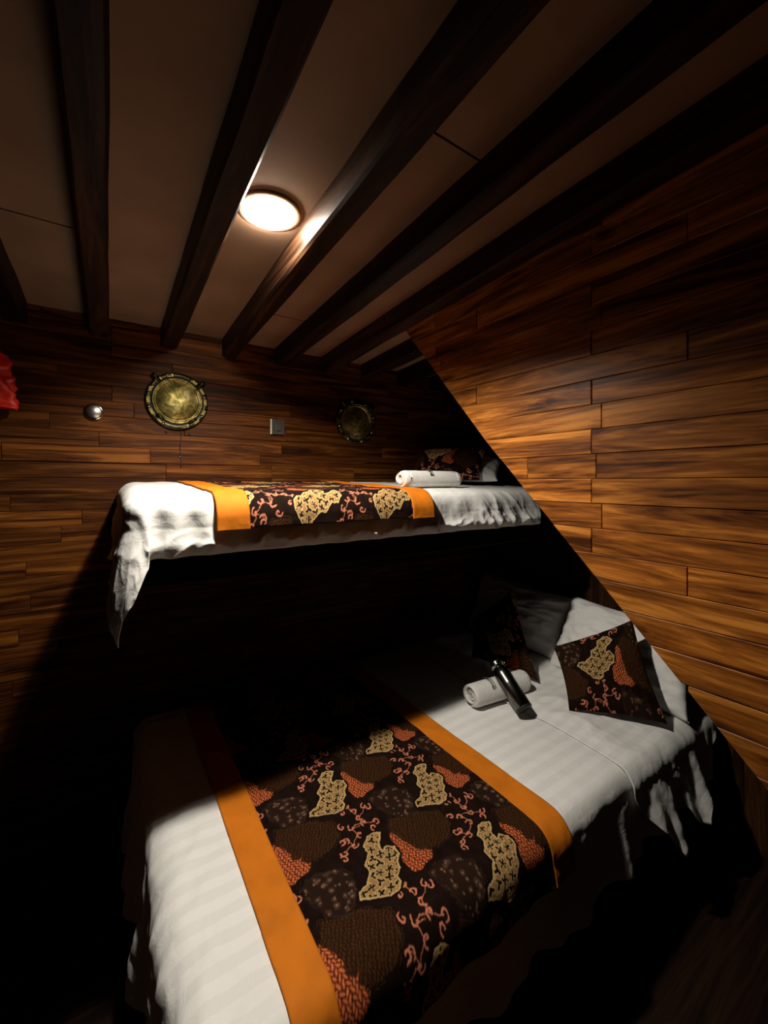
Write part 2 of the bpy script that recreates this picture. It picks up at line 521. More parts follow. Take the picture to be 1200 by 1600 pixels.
def inset(P, b):
    n = len(P); s = sum(P[i][0]*P[(i+1) % n][1]-P[(i+1) % n][0]*P[i][1] for i in range(n))
    sg = 1 if s > 0 else -1
    out = []
    for i in range(n):
        p0, p1, p2 = Vector(P[i-1]), Vector(P[i]), Vector(P[(i+1) % n])
        e1 = (p1-p0).normalized(); e2 = (p2-p1).normalized()
        n1 = Vector((-e1.y, e1.x))*sg; n2 = Vector((-e2.y, e2.x))*sg
        k = 1 + n1.dot(n2)
        q = p1 + (n1+n2)*(b/max(k, 0.3))
        out.append((q.x, q.y))
    return out

PLANK_MESH = {}
def plank(poly, face, proud, mat, parent, axis):
    """poly in wall coordinates (s along, z up); local x runs along the grain, the front looks along -y (axis X) or -x (axis Y)."""
    lo = (min(p[0] for p in poly), min(p[1] for p in poly)); hi = (max(p[0] for p in poly), max(p[1] for p in poly))
    c = ((lo[0]+hi[0])/2, (lo[1]+hi[1])/2)
    loc = [(round(p[0]-c[0], 4), round(p[1]-c[1], 4)) for p in poly]
    key = (axis, mat.name, tuple(loc))
    me = PLANK_MESH.get(key)
    if me is None:
        n = len(loc); b = 0.0016; T = 0.012
        ins = inset(loc, b)
        rings = [(loc, T), (loc, b), (ins, 0.0)]
        V = []
        sgn = 1 if axis == 'X' else -1           # rotated planks (axis Y) look towards local +y
        for P, dep in rings: V += [(p[0], dep*sgn, p[1]) for p in P]
        F = [tuple(range(2*n, 3*n))]
        for k in range(2):
            for i in range(n):
                j = (i+1) % n
                F.append((k*n+i, k*n+j, (k+1)*n+j, (k+1)*n+i))
        me = bpy.data.meshes.new('plank'); me.from_pydata(V, [], F); me.update(); me.materials.append(mat)
        import bmesh
        bm = bmesh.new(); bm.from_mesh(me); bmesh.ops.recalc_face_normals(bm, faces=bm.faces)
        f0 = max(bm.faces, key=lambda f: f.calc_area())
        want = -1 if axis == 'X' else 1
        bm.faces.ensure_lookup_table()
        if bm.faces[0].normal.y * want < 0: bmesh.ops.reverse_faces(bm, faces=bm.faces)
        bm.to_mesh(me); bm.free()
        PLANK_MESH[key] = me
    o = bpy.data.objects.new('plank', me)
    if axis == 'X':
        link(o, parent, (c[0], face - proud, c[1]))
    else:
        link(o, parent, (face - proud, c[0], c[1])); o.rotation_euler = (0, 0, math.pi/2)
    return o

wall_back = box('wall_back', (-1.0, YB+0.012, 0), (XH+0.04, YB+0.05, 2.12), M_WALLBASE); tag(wall_back, 'long back wall of narrow horizontal brown planks', kind='structure')
HB = 0.056
zb0 = (0.124 + Z0) % HB
row = 0
z = zb0 - HB
while z < zc(YB):
    z1 = min(z + HB, zc(YB) + 0.01); z0 = max(z, 0.0)
    if z1 - z0 > 0.006:
        x = -1.0 - rnd.uniform(0, 0.5)
        bright_row = abs(z1 - (0.124 + Z0)) < 0.01
        while x < XH:
            ln = rnd.choice([0.42, 0.55, 0.68])
            a, b2 = max(x, -1.0), min(x + ln, XH)
            if b2 - a > 0.02:
                pr = rnd.uniform(0, 0.0022) + (0.005 if bright_row and a < 0.39 else 0)
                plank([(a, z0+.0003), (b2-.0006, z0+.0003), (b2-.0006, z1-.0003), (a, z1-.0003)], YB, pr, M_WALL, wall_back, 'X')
            x += ln
    z += HB; row += 1

# the partition on the near side of the berths, cut along the slope of the stairs
D0, D1, D2 = (1.30, 0.621), (0.857, 0.12), (-0.62, -1.40)
def halfplane(A, B):
    # wall keeps the upper / nearer side of the line A-B (A is farther and higher)
    nx, nz = (A[1]-B[1]), -(A[0]-B[0])
    return nx, nz, nx*A[0]+nz*(A[1])
HP = [halfplane((D0[0], D0[1]+Z0), (D1[0], D1[1]+Z0)), halfplane((D1[0], D1[1]+Z0), (D2[0], D2[1]+Z0))]
def clip_wall(P):
    for h in HP: 
        P = clip_half(P, *h)
        if len(P) < 3: return P
    return P
YN = -1.1                       # wall behind the camera
big = clip_wall([(YN, D2[1]+Z0), (1.5, D2[1]+Z0), (1.5, zc(1.0)+0.02), (YN, zc(1.0)+0.02)])
def prism_x(name, P, x0, x1, mat, parent=None):
    n = len(P)
    V = [(x0, p[0], p[1]) for p in P] + [(x1, p[0], p[1]) for p in P]
    F = [tuple(range(n)), tuple(range(2*n-1, n-1, -1))] + [(i, n+i, n+(i+1) % n, (i+1) % n) for i in range(n)]
    return make(name, V, F, mat, parent, smooth=False)
wall_right = prism_x('wall_right', big, XR+0.010, XR+0.035, M_WALLBASE)
tag(wall_right, 'varnished orange plank partition with a sloping cut edge', kind='structure')
HR = 0.0585
k = -24
while True:
    z0 = 0.006 + HR*k + Z0; z1 = z0 + HR
    if z0 > zc(0.3): break
    if z1 > 0:
        z0c = max(z0, 0); z1c = min(z1, zc(0.9)+0.02)
        js = [0.531 - 0.56*i for i in range(-2, 4)] if k % 2 else [0.897 - 0.56*i for i in range(-1, 5)]
        if k == 0: js = [1.27, 0.71, 0.52, -0.04, -0.6]
        if k % 4 == 2: js = [j + 0.17 for j in js]
        js = sorted(set([YN, 1.5] + [j for j in js if YN+0.05 < j < 1.45]))
        for a, b2 in zip(js[:-1], js[1:]):
            P = [(a+.0004, z0c+.0003), (b2-.0004, z0c+.0003), (b2-.0004, z1c-.0003), (a+.0004, z1c-.0003)]
            P = clip_wall(P)
            if len(P) >= 3 and area(P) > 2e-4:
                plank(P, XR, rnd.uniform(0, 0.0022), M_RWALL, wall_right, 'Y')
    k += 1
# moulding along the top of the partition
def sloped_bar(name, x0, x1, ya, yb, dz0, dz1, mat, parent=None, ny=2, wob=0.0, seed=0):
    """bar under the ceiling between two x, from ya to yb; dz below the ceiling's underside. Cross-section with eased lower edges."""
    e = min(0.006, (x1-x0)*0.2)
    V, F = [], []
    ys = np.linspace(ya, yb, ny)
    for i, y in enumerate(ys):
        w0 = wob*float(gnoise(y*6, 0.3, seed)); w1 = wob*float(gnoise(y*6, 5.3, seed)); w2 = wob*float(gnoise(y*5, 9.3, seed))
        zt, zb = zc(y)-dz0, zc(y)-dz1+w2
        V += [(x0+w0, y, zt), (x0+w0, y, zb+e), (x0+w0+e, y, zb), (x1+w1-e, y, zb), (x1+w1, y, zb+e), (x1+w1, y, zt)]
    for i in range(ny-1):
        for q in range(6):
            r_ = (q+1) % 6
            F.append((i*6+q, (i+1)*6+q, (i+1)*6+r_, i*6+r_))
    F.append(tuple(range(6))); F.append(tuple(range((ny-1)*6+5, (ny-1)*6-1, -1)))
    return make(name, V, F, mat, parent, smooth=False)
trim = sloped_bar('trim_1', XR-0.040, XR-0.003, YN, 1.285, 0.0, 0.030, M_RWALL)
tag(trim, 'thin wooden moulding along the top of the plank partition', kind='structure')

# closing slope of the stair casing behind the partition
def sloped_slab(name, pts, x0, x1, t, mat):
    (ya, za), (yb, zb_) = pts
    P = [(ya, za+Z0), (yb, zb_+Z0), (yb-t*0.7, zb_+Z0+t*0.7), (ya-t*0.7, za+Z0+t*0.7)]
    return prism_x(name, P, x0, x1, mat)
soffit = sloped_slab('ceiling_stair_slope', ((D0[0]-.02, D0[1]-.02), (D2[0]-.02, D2[1])), XR+0.036, XH, 0.02, M_DARKWOOD)
tag(soffit, 'dark sloping underside of the stair casing', kind='structure')

wall_head = box('wall_head', (XH+0.012, YN, 0), (XH+0.05, YB+0.05, 2.12), M_WALLBASE); tag(wall_head, 'dark boarded wall behind the pillows', kind='structure')
y = 0.25 - 0.142*9
i = 0
while y < YB:
    w = 0.142
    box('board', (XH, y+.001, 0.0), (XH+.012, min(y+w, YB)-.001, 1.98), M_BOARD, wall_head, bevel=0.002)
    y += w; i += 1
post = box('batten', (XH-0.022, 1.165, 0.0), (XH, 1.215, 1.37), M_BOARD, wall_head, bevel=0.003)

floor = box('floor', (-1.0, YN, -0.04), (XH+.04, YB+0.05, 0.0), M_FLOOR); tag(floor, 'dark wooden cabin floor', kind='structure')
wall_left = box('wall_left', (-1.04, YN, 0), (-1.0, YB+0.05, 2.12), M_DARKWOOD); tag(wall_left, 'dark wooden side wall', kind='structure')
wall_near = box('wall_near', (-1.04, YN-.04, 0), (XH+.04, YN, 2.12), M_DARKWOOD); tag(wall_near, 'dark wooden wall behind the viewpoint', kind='structure')

# ceiling: backing, cream panels between dark beams
def ceil_slab(name, x0, x1, ya, yb, dz, t, mat, parent=None):
    V = []
    for y in (ya, yb):
        V += [(x0, y, zc(y)+dz), (x1, y, zc(y)+dz), (x1, y, zc(y)+dz+t), (x0, y, zc(y)+dz+t)]
    F = [(0,1,5,4),(1,2,6,5),(2,3,7,6),(3,0,4,7),(0,3,2,1),(4,5,6,7)]
    return make(name, V, F, mat, parent, smooth=False)
ceiling = ceil_slab('ceiling', -1.04, XH+.05, YN-.04, YB+.05, 0.012, 0.03, M_WALLBASE); tag(ceiling, 'cream panelled ceiling between dark beams', kind='structure')
SP = 0.225
JOINT = {-1: [1.25], 2: [1.46, 0.575]}
for kk in range(-5, 9):
    bx0 = 0.167 + SP*kk
    if -1.0 < bx0 < XH-0.06:
        sloped_bar('beam', bx0, bx0+0.058, YN, YB, -0.004, 0.072, M_BEAM, ceiling, ny=40, wob=0.0032, seed=kk+20)
    # strip to the left of this beam
    sx0, sx1 = max(bx0 - SP + 0.058 - 0.01, -1.0), min(bx0 + 0.01, XH+.03)
    js = [YN] + sorted(JOINT.get(kk - 0, [])) + [YB+.01]
    for a, b2 in zip(js[:-1], js[1:]):
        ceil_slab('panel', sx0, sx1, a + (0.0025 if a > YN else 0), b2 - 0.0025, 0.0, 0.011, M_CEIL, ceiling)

# ------------------------------------------------------------------ ceiling lamp
LX, LY = 0.312, 0.945
LZ = zc(LY)
lamp = empty('ceiling_lamp', (LX, LY, LZ), 'lit round recessed downlight between the ceiling beams', 'lamp')
down = ((LX, LY, LZ), (1, 0, 0), (0, -1, -0.04*0), (0, 0, -1))
lathe('trim_ring', [(0.058, -0.002), (0.058, 0.002), (0.062, 0.003), (0.070, 0.0025), (0.0735, 0.001), (0.0735, -0.002)], 48, M_CEIL, lamp, down)
prof = [(0.0575, 0.000), (0.0575, 0.003)] + [(0.0575*math.cos(t), 0.003+0.014*math.sin(t)) for t in np.linspace(0.15, math.pi/2-0.05, 8)] + [(0.0, 0.017)]
lathe('lens', prof, 48, M_LENS, lamp, down)
ld = bpy.data.lights.new('bulb', 'SPOT')
ld.energy = LAMP_POWER; ld.color = LAMP_COLOR; ld.spot_size = LAMP_CONE; ld.spot_blend = LAMP_BLEND
ld.shadow_soft_size = 0.022
lo_ = bpy.data.objects.new('bulb', ld)
link(lo_, lamp, (LX, LY, LZ-0.0335))
lo_.rotation_euler = Vector(LAMP_TILT).to_track_quat('-Z', 'Y').to_euler()

# ------------------------------------------------------------------ cloth draped over a mattress
class Drape:
    def __init__(s, x0, x1, y0, y1, z, r, wrinkle, flare=0.05, fold=0.012, foldk=34, curl=None, seed=0, flare_x=0.0, corner=0.0):
        s.flare_x = flare_x; s.corner = corner
        s.x0, s.x1, s.y0, s.y1, s.z, s.r = x0, x1, y0, y1, z, r
        s.w, s.flare, s.fold, s.foldk, s.curl, s.seed = wrinkle, flare, fold, foldk, curl, seed
    def at(s, px, py, off=0.0):
        r = s.r
        qx = np.clip(px, s.x0+r, s.x1-r); qy = np.clip(py, s.y0+r, s.y1-r)
        ex, ey = px-qx, py-qy
        l = np.hypot(ex, ey); nz = l > 1e-9
        nx = np.where(nz, ex/np.maximum(l, 1e-9), 0); ny = np.where(nz, ey/np.maximum(l, 1e-9), 0)
        th = np.minimum(l/r, np.pi/2)
        ext = np.maximum(l - r*np.pi/2, 0)
        hor = r*np.sin(th); drop = r*(1-np.cos(th))
        if s.curl:
            Lc, rc = s.curl
            Le = Lc + 3*sstep(0.05, 0.5, np.abs(nx))
            t = np.clip((ext-Le)/rc, 0, 2.6)
            hor = hor - rc*(1-np.cos(t)) * (ext > Le)
            drop = drop + np.minimum(ext, Le) + rc*np.sin(t)*(ext > Le)
        else:
            drop = drop + ext*math.cos(s.flare)
        hor = hor + ext*np.sin(s.flare + s.flare_x*np.abs(nx))
        peri = qx - qy + np.arctan2(nx, -ny)*0.16
        fw = np.sin(peri*s.foldk + 2.2*gnoise(peri*7, peri*0+.5, s.seed+3)) + 0.5*np.sin(peri*s.foldk*2.3+1)
        cw = np.clip(np.abs(nx*ny)*2.2, 0, 1)
        hor = hor + s.corner*cw*ext*np.clip(1-(ext/0.36)**2, 0, 1) + s.fold*fw*(1-cw)*np.clip(ext/0.16, 0, 1.4)
        w = s.w(px, py, l)*(1 - (0.85 if s.corner else 0.0)*cw*np.clip(ext/0.03, 0, 1)) + off
        st, ct = np.sin(th), np.cos(th)
        X = qx + nx*hor + nx*st*w
        Y = qy + ny*hor + ny*st*w
        Z = s.z(px, qy) - drop + ct*w
        return np.stack([X, Y, Z], -1)

def cloth(name, dr, xs, ys, mat, off, thick, parent=None, col=None, swap=None):
    PX, PY = np.meshgrid(xs, ys, indexing='ij')
    P = dr.at(PX, PY, off)
    c = batik(*col(PX, PY)) if col else None
    o = fast_grid(name, P, mat, parent, uv=np.stack([PX, PY], -1), col=c)
    if thick: rim(o, thick)
    return o

# ------------------------------------------------------------------ lower berth
low_frame = empty('lower_bunk', (1.0, 1.2, 0.0), 'dark wooden lower bunk under the large white bed sheet', 'bunk bed')
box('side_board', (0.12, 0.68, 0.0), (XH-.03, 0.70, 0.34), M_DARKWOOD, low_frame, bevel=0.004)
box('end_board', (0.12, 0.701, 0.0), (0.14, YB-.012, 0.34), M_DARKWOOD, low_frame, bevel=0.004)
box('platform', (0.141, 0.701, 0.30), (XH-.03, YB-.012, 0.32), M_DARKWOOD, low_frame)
box('mattress', (0.125, 0.675, 0.342), (XH-.03, YB-.02, 0.485), M_MATTRESS, low_frame, bevel=0.03)

def wr_low(px, py, l):
    w = 0.0045*fbm(px*3.2, py*3.2, 11) + 0.0022*ridge(px*5+py*2, py*3.5, 13)
    # drag lines towards the foot end and creases near it
    w = w + 0.0065*sstep(0.36, 0.12, px)*ridge(px*5 - py*4, (px*4+py*5)*0.6, 17)
    side = np.clip(l/0.1, 0, 1)
    w = w + side*(0.008*fbm(px*9, py*9, 19))
    return w + 0.002
LOW = Drape(0.085, 2.02, 0.625, 1.90, lambda x, y: 0.500 + Z0*0 + 0*x, 0.055, wr_low, flare=0.10, fold=0.012, foldk=24, seed=4, flare_x=-0.01)
sheet_low = cloth('bed_sheet', LOW, np.concatenate([np.linspace(-0.21, 0.2, 70), np.linspace(0.21, 1.995, 150)]), np.concatenate([np.linspace(0.40, 0.72, 70), np.linspace(0.73, YB-.012, 110)]), M_SHEET, 0.0, 0.002)
tag(sheet_low, 'white striped cotton sheet spread over the large lower bed', 'bed sheet')

RX0, RX1 = 0.250, 1.005
BW = 0.080
run_low = empty('bed_runner', (0.63, 1.2, 0.50), 'dark batik bed runner with orange borders across the large lower bed', 'bed runner', 'batik bed runners')
ysr = np.concatenate([np.linspace(0.535, 0.70, 50), np.linspace(0.705, YB-.02, 150)])
cloth('border', LOW, np.linspace(RX0, RX0+BW, 20), ysr, M_ORANGE, 0.0072, 0.003, run_low)
cloth('border', LOW, np.linspace(RX1-BW, RX1, 20), ysr, M_ORANGE, 0.0072, 0.003, run_low)
nyb = int((YB-.02-0.535)/0.0019)
# motif anchors of the print lie at (0.52, 1.051) and (0.777, 1.185) on the bed
PU, PV = 0.128-0.520, 0.131-1.047
cloth('batik_panel', LOW, np.linspace(RX0+BW-.004, RX1-BW+.004, int((RX1-RX0-2*BW)/0.0018)), np.linspace(0.535, YB-.02, nyb), M_BATIK, 0.0058, 0.0, run_low,
      col=lambda X, Y: (X+PU, Y+PV))

# turned-down upper layer near the pillows, with its corner hanging over the side
def wr_fold(px, py, l):
    w = wr_low(px, py, l)
    w = w + sstep(1.335, 1.43, px)*(0.011*ridge(px*3.2+py*2.2, py*4.5-px*1.6, 23, 2)*sstep(0.60, 0.85, py) + 0.004*np.abs(fbm(px*7, py*7, 25))) + 0.002*np.abs(fbm(px*6, py*6, 27))
    return w
FOLD = Drape(0.085, 2.6, 0.615, 2.6, lambda x, y: 0.500 + 0*x, 0.055, wr_fold, flare=0.24, fold=0.020, foldk=26, seed=8)
nu, nv = 110, 150
U, Vv = np.meshgrid(np.linspace(0, 1, nu), np.linspace(0, 1, nv), indexing='ij')
yy = 0.365 + Vv*(1.74-0.365)
hemx = 1.335 + 0.012*np.sin(yy*9) + 0.16*sstep(0.60, 0.34, yy)
headx = 1.97 - 0.27*sstep(0.62, 0.37, yy)
PXf = hemx + U*(headx-hemx)
# the hem's lower edge rises towards the middle between two hanging corners
PYf = yy + (1-sstep(0.40, 0.62, yy))*0.10*np.sin(np.pi*np.clip(U*1.1, 0, 1))**2
Pf = FOLD.at(PXf, PYf, 0.0048)
fold = fast_grid('top_sheet', Pf, M_SHEET, None, uv=np.stack([PXf, PYf], -1))
rim(fold, 0.002)
tag(fold, 'loose white top sheet beside the pillows, its corner hanging over the bed edge', 'bed sheet')

# ------------------------------------------------------------------ pillows and cushions
def pillow_pts(corners, thick, n, seed, wr=0.01, p=2.6, pinch=0.07, back=0.6):
    BL, BR, TR, TL = [np.array(c, float) + np.array((0, 0, Z0)) for c in corners]
    u, v = np.meshgrid(np.linspace(-1, 1, n), np.linspace(-1, 1, n), indexing='ij')
    us = u*(1 - pinch*(1-v*v)); vs = v*(1 - pinch*(1-u*u))
    a, b = (us+1)/2, (vs+1)/2
    P = ((BL*(1-a[..., None]) + BR*a[..., None])*(1-b[..., None]) + (TL*(1-a[..., None]) + TR*a[..., None])*b[..., None])
    N = np.cross(BR-BL, TL-BL); N /= np.linalg.norm(N)
    h = np.clip(1-np.abs(u)**p, 0, 1)**0.55 * np.clip(1-np.abs(v)**p, 0, 1)**0.55
    w = wr*(fbm(u*2.2+seed, v*2.2, seed) + 0.5*ridge(u*2+seed, v*2.5, seed+4))*np.minimum(1, h*3)
    Fp = P + N*(thick*h + w)[..., None]
    Bp = P - N*(thick*back*h)[..., None]
    return Fp, Bp, u, v, np.linalg.norm(BR-BL), np.linalg.norm(TL-BL)

def closed_pillow(name, corners, thick, n, seed, mat, label, cat, group=None, print_off=None, **kw):
    Fp, Bp, u, v, w, h = pillow_pts(corners, thick, n, seed, **kw)
    V = np.concatenate([Fp.reshape(-1, 3), Bp.reshape(-1, 3)])
    # joined along the seam: back grid reuses the front's border
    idx = np.arange(n*n).reshape(n, n); bid = idx + n*n
    bid = bid.copy()
    bid[0, :], bid[-1, :], bid[:, 0], bid[:, -1] = idx[0, :], idx[-1, :], idx[:, 0], idx[:, -1]
    Q = []
    for I, fl in ((idx, False), (bid, True)):
        a, b, c, d = I[:-1, :-1], I[1:, :-1], I[1:, 1:], I[:-1, 1:]
        Q.append(np.stack([a, b, c, d] if not fl else [a, d, c, b], -1).reshape(-1, 4))
    Q = np.concatenate(Q)
    lo, hi = V.min(0), V.max(0); origin = np.array(((lo[0]+hi[0])/2, (lo[1]+hi[1])/2, lo[2]))
    me = bpy.data.meshes.new(name)
    me.vertices.add(len(V)); me.vertices.foreach_set('co', (V-origin).astype(np.float32).ravel())
    me.loops.add(Q.size); me.loops.foreach_set('vertex_index', Q.astype(np.int32).ravel())
    me.polygons.add(len(Q)); me.polygons.foreach_set('loop_start', np.arange(0, Q.size, 4, dtype=np.int32)); me.polygons.foreach_set('loop_total', np.full(len(Q), 4, dtype=np.int32))
    me.polygons.foreach_set('use_smooth', np.ones(len(Q), dtype=bool))
    me.update(calc_edges=True); me.validate()
    if print_off is not None:
        cx, cy, rot = print_off
        uu, vv = u*w/2, v*h/2
        cs, sn = math.cos(rot), math.sin(rot)
        c = batik(uu*cs-vv*sn+cx, uu*sn+vv*cs+cy).reshape(-1, 3)
        ca = me.color_attributes.new('print', 'FLOAT_COLOR', 'POINT')
        rgba = np.ones((len(V), 4), np.float32); rgba[:n*n, :3] = c; rgba[n*n:, :3] = c
        ca.data.foreach_set('color', rgba.ravel())
    me.materials.append(mat)
    o = bpy.data.objects.new(name, me)
    link(o, None, tuple(origin))
    return tag(o, label, cat, group)

G = 'white pillows on the lower bed'
closed_pillow('pillow', [(1.80, 1.78, -0.885), (1.82, 1.20, -0.885), (1.95, 1.17, -0.590), (1.94, 1.77, -0.548)], 0.075, 60, 3, M_PILLOW, 'shaded white pillow in the corner behind the darker batik cushion', 'pillow', G, wr=0.012)
closed_pillow('pillow', [(1.76, 1.20, -0.885), (1.76, 0.62, -0.885), (1.95, 0.64, -0.60), (1.95, 1.19, -0.575)], 0.085, 60, 8, M_PILLOW, 'brightly lit white pillow behind the patterned cushion nearest the partition', 'pillow', G, wr=0.014)
GC = 'batik cushions'
closed_pillow('cushion', [(1.46, 0.905, -0.875), (1.645, 0.645, -0.862), (1.715, 0.795, -0.545), (1.585, 1.055, -0.71)], 0.048, 170, 5, M_BATIK, 'lit square batik cushion leaning on the white pillow nearest the partition', 'cushion', GC, print_off=(0.150, 0.115, 0.35), wr=0.006)
closed_pillow('cushion', [(1.50, 1.45, -0.875), (1.545, 1.10, -0.865), (1.66, 1.325, -0.535), (1.66, 1.60, -0.765)], 0.050, 120, 6, M_BATIK, 'mostly shadowed batik cushion in front of the corner pillow', 'cushion', GC, print_off=(0.33, 0.02, 0.9), wr=0.006)

# ------------------------------------------------------------------ rolled towels
def rolled_towel(label, c, axis, length, R, squash, seed, script=None, nl=60):
    """c: middle of the roll (world, z at its underside)."""
    ax = np.array(axis, float); ax /= np.linalg.norm(ax)
    up = np.array((0, 0, 1.0)); sd = np.cross(up, ax)
    root = empty('rolled_towel', (c[0], c[1], c[2]+Z0), label, 'towel', 'rolled white towels')
    turns = 3.1; nt_ = 130
    th = np.linspace(0, turns*2*math.pi, nt_)
    pitch = R*0.80/turns
    ro = R*0.20 + pitch*th/(2*math.pi)
    tk = pitch*0.80
    out = np.stack([ro*np.cos(th), ro*np.sin(th)], -1)
    inn = np.stack([(ro-tk)*np.cos(th), (ro-tk)*np.sin(th)], -1)
    loop = np.concatenate([out, inn[::-1]])                      # closed outline of the ribbon
    # rotate so the free edge lies underneath
    a = -math.pi*0.55 - th[-1]
    Rm = np.array([[math.cos(a), -math.sin(a)], [math.sin(a), math.cos(a)]])
    loop = loop @ Rm.T
    m = len(loop)
    ts = np.linspace(-length/2, length/2, nl)
    V = np.zeros((nl, m, 3))
    cen = np.array((c[0], c[1], c[2] + Z0 + R*squash))
    ang = np.arctan2(loop[:, 1], loop[:, 0])
    for i, t in enumerate(ts):
        e = (length/2 - abs(t))/0.018
        k = 1 - 0.13*max(0, 1-e)**2
        rad = np.hypot(loop[:, 0], loop[:, 1])
        bump = 1 + 0.02*fbm(ang*1.5 + seed, np.full(m, t*22.0), seed)
        tt = t + 0.008*np.sign(t)*(np.abs(t) > length/2-0.03)*np.sin(rad*260+seed)*1.0 - np.sign(t)*0.010*(1-rad/R)*(abs(t)/(length/2))**4
        x2, z2 = loop[:, 0]*k*bump, loop[:, 1]*k*bump*squash
        z2 = np.maximum(z2, -R*squash*0.93)
        V[i] = cen + np.outer(tt, ax) + np.outer(x2, sd) + np.outer(z2, up)
    F = []
    for i in range(nl-1):
        for j in range(m):
            j2 = (j+1) % m
            F.append((i*m+j, i*m+j2, (i+1)*m+j2, (i+1)*m+j))
    for j in range(nt_-1):
        F.append((j, j+1, m-2-j, m-1-j)[::-1])
        F.append(((nl-1)*m+j, (nl-1)*m+j+1, (nl-1)*m+m-2-j, (nl-1)*m+m-1-j))
    make('roll', V.reshape(-1, 3), F, M_TERRY, root)
    if script:
        t0, a0, a1, flip = script
        # embroidered script: a run of small joined loops with a line beneath, laid round the roll
        r0 = R*1.012
        def P(s, off):
            a = a0 + (a1-a0)*s
            return cen + ax*(t0+off) + sd*(r0*math.cos(a)) + up*(r0*math.sin(a)*squash)
        pts = []
        rr = random.Random(seed)
        hs = [0.013, 0.016, 0.006, 0.006, 0.007, 0.005, 0.006, 0.009, 0.006, 0.006, 0.007, 0.005]
        Ns = len(hs)
        for q in range(Ns*10):
            s = q/(Ns*10-1.0); ph = q/10.0*2*math.pi; hgt = hs[min(int(q/10), Ns-1)]
            pts.append(P(s + 0.018*math.sin(ph), -flip*0.5*hgt*math.cos(ph)))
        tube('embroidery', pts, 0.0011, M_THREAD, root, seg=5)
        tube('embroidery', [P(s, flip*0.010) for s in np.linspace(0.02, 0.86, 24)], 0.0012, M_THREAD, root, seg=5)
    return root

rolled_towel('rolled white towel on the large lower bed, propping up the metal flask', (1.325, 1.135, -0.893), (0.985, -0.12, 0.0), 0.285, 0.051, 0.93, 3, script=(-0.055, 2.55, 1.02, 1))

# ------------------------------------------------------------------ drinking flask leaning on the towel
base = np.array((1.298, 0.985, -0.858 + Z0)); tip = np.array((1.318, 1.155, -0.733 + Z0))
hx = tip-base; Lb = 0.205; hx /= np.linalg.norm(hx)
u_ = np.cross(hx, (0, 0, 1)); u_ /= np.linalg.norm(u_); v_ = np.cross(hx, u_)
flask = empty('flask', tuple(base), 'black metal drinking flask with steel cap leaning on the towel', 'flask')
Mf = (base, u_, v_, hx)
RB = 0.0325
lathe('body', [(0.0, 0.0), (RB*.9, 0.0), (RB, 0.003), (RB, 0.004+0.095), (RB*1.004, 0.100), (RB, 0.101), (RB, 0.142), (RB*0.95, 0.152), (RB*0.80, 0.162), (RB*0.74, 0.166), (RB*0.72, 0.172), (0, 0.172)], 40, M_FLASK, flask, Mf, origin=tuple(base))
lathe('base_rim', [(RB*.6, -0.001), (RB*1.01, -0.001), (RB*1.015, 0.004), (RB*1.0, 0.006)], 40, M_BLACK, flask, Mf, origin=tuple(base))
lathe('cap', [(RB*.66, 0.170), (RB*0.80, 0.172), (RB*0.80, 0.194), (RB*0.74, 0.1975), (0, 0.198)], 36, M_FLASKCAP, flask, Mf, origin=tuple(base))
lathe('cap_band', [(RB*0.805, 0.176), (RB*0.84, 0.177), (RB*0.84, 0.181), (RB*0.805, 0.182)], 36, M_CHROME, flask, Mf, origin=tuple(base))
cc = base + hx*0.182 + u_*(RB*0.80+0.008)
tube('carry_loop', [tuple(cc + hx*(0.010*math.cos(a)) + u_*(0.009*math.sin(a))) for a in np.linspace(0, 2*math.pi, 17)[:-1]], 0.0016, M_CHROME, flask, closed=True, seg=6)

# ------------------------------------------------------------------ upper berth
UY0 = 1.098
up_frame = empty('upper_bunk', (0.9, 1.45, Z0-0.28), 'dark wooden frame of the upper bunk fixed to the back wall', 'bunk bed')
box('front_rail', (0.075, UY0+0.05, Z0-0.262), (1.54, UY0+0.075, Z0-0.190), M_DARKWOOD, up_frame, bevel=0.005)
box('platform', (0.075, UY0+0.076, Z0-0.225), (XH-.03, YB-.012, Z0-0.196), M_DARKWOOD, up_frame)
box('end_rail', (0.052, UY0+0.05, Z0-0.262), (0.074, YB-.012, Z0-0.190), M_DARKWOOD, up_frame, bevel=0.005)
lathe('bolt', [(0.0095, 0), (0.0095, 0.004), (0.007, 0.007), (0, 0.008)], 14, M_CHROME, up_frame, ((0.052, 1.30, Z0-0.226), (0, 1, 0), (0, 0, 1), (-1, 0, 0)))
box('mattress', (0.075, UY0+0.045, Z0-0.188), (1.50, YB-.02, Z0-0.062), M_MATTRESS, up_frame, bevel=0.03)

def wr_up(px, py, l):
    top = 0.003*fbm(px*4, py*4, 41) + 0.002*ridge(px*5, py*5, 43)
    s = np.clip((l-0.02)/0.08, 0, 1)
    vert = 0.005*ridge(px*7+py*1.5, py*2.0, 47, 2) + 0.008*fbm(px*6, py*4, 53, 2)
    low = np.clip((l-0.11)/0.05, 0, 1)
    crump = 0.008*ridge(px*9, py*9, 57, 2)
    # tight gathers at the head end, deep soft folds at the foot end
    head = sstep(1.02, 1.25, px)*(0.010*ridge(px*11+py*6, py*4, 61, 2))
    foot = sstep(0.30, 0.16, px)*sstep(0.03, .10, l)*sstep(0.0, 0.09, px)*(0.009*np.sin(px*75 + py*4 + 1.6*fbm(px*4, py*3, 66)))
    return top + s*vert*0.7 + low*crump*1.5 + s*head + foot*0.7 + 0.001
def ztop(px, y):
    return Z0 - 0.036 + 0.030*np.clip((y-UY0)/0.7, 0, 1) + 0*px
UP = Drape(0.030, 2.30, UY0, 2.2, ztop, 0.052, wr_up, flare=0.015, fold=0.004, foldk=24, curl=(0.062, 0.045), seed=14, corner=0.29)
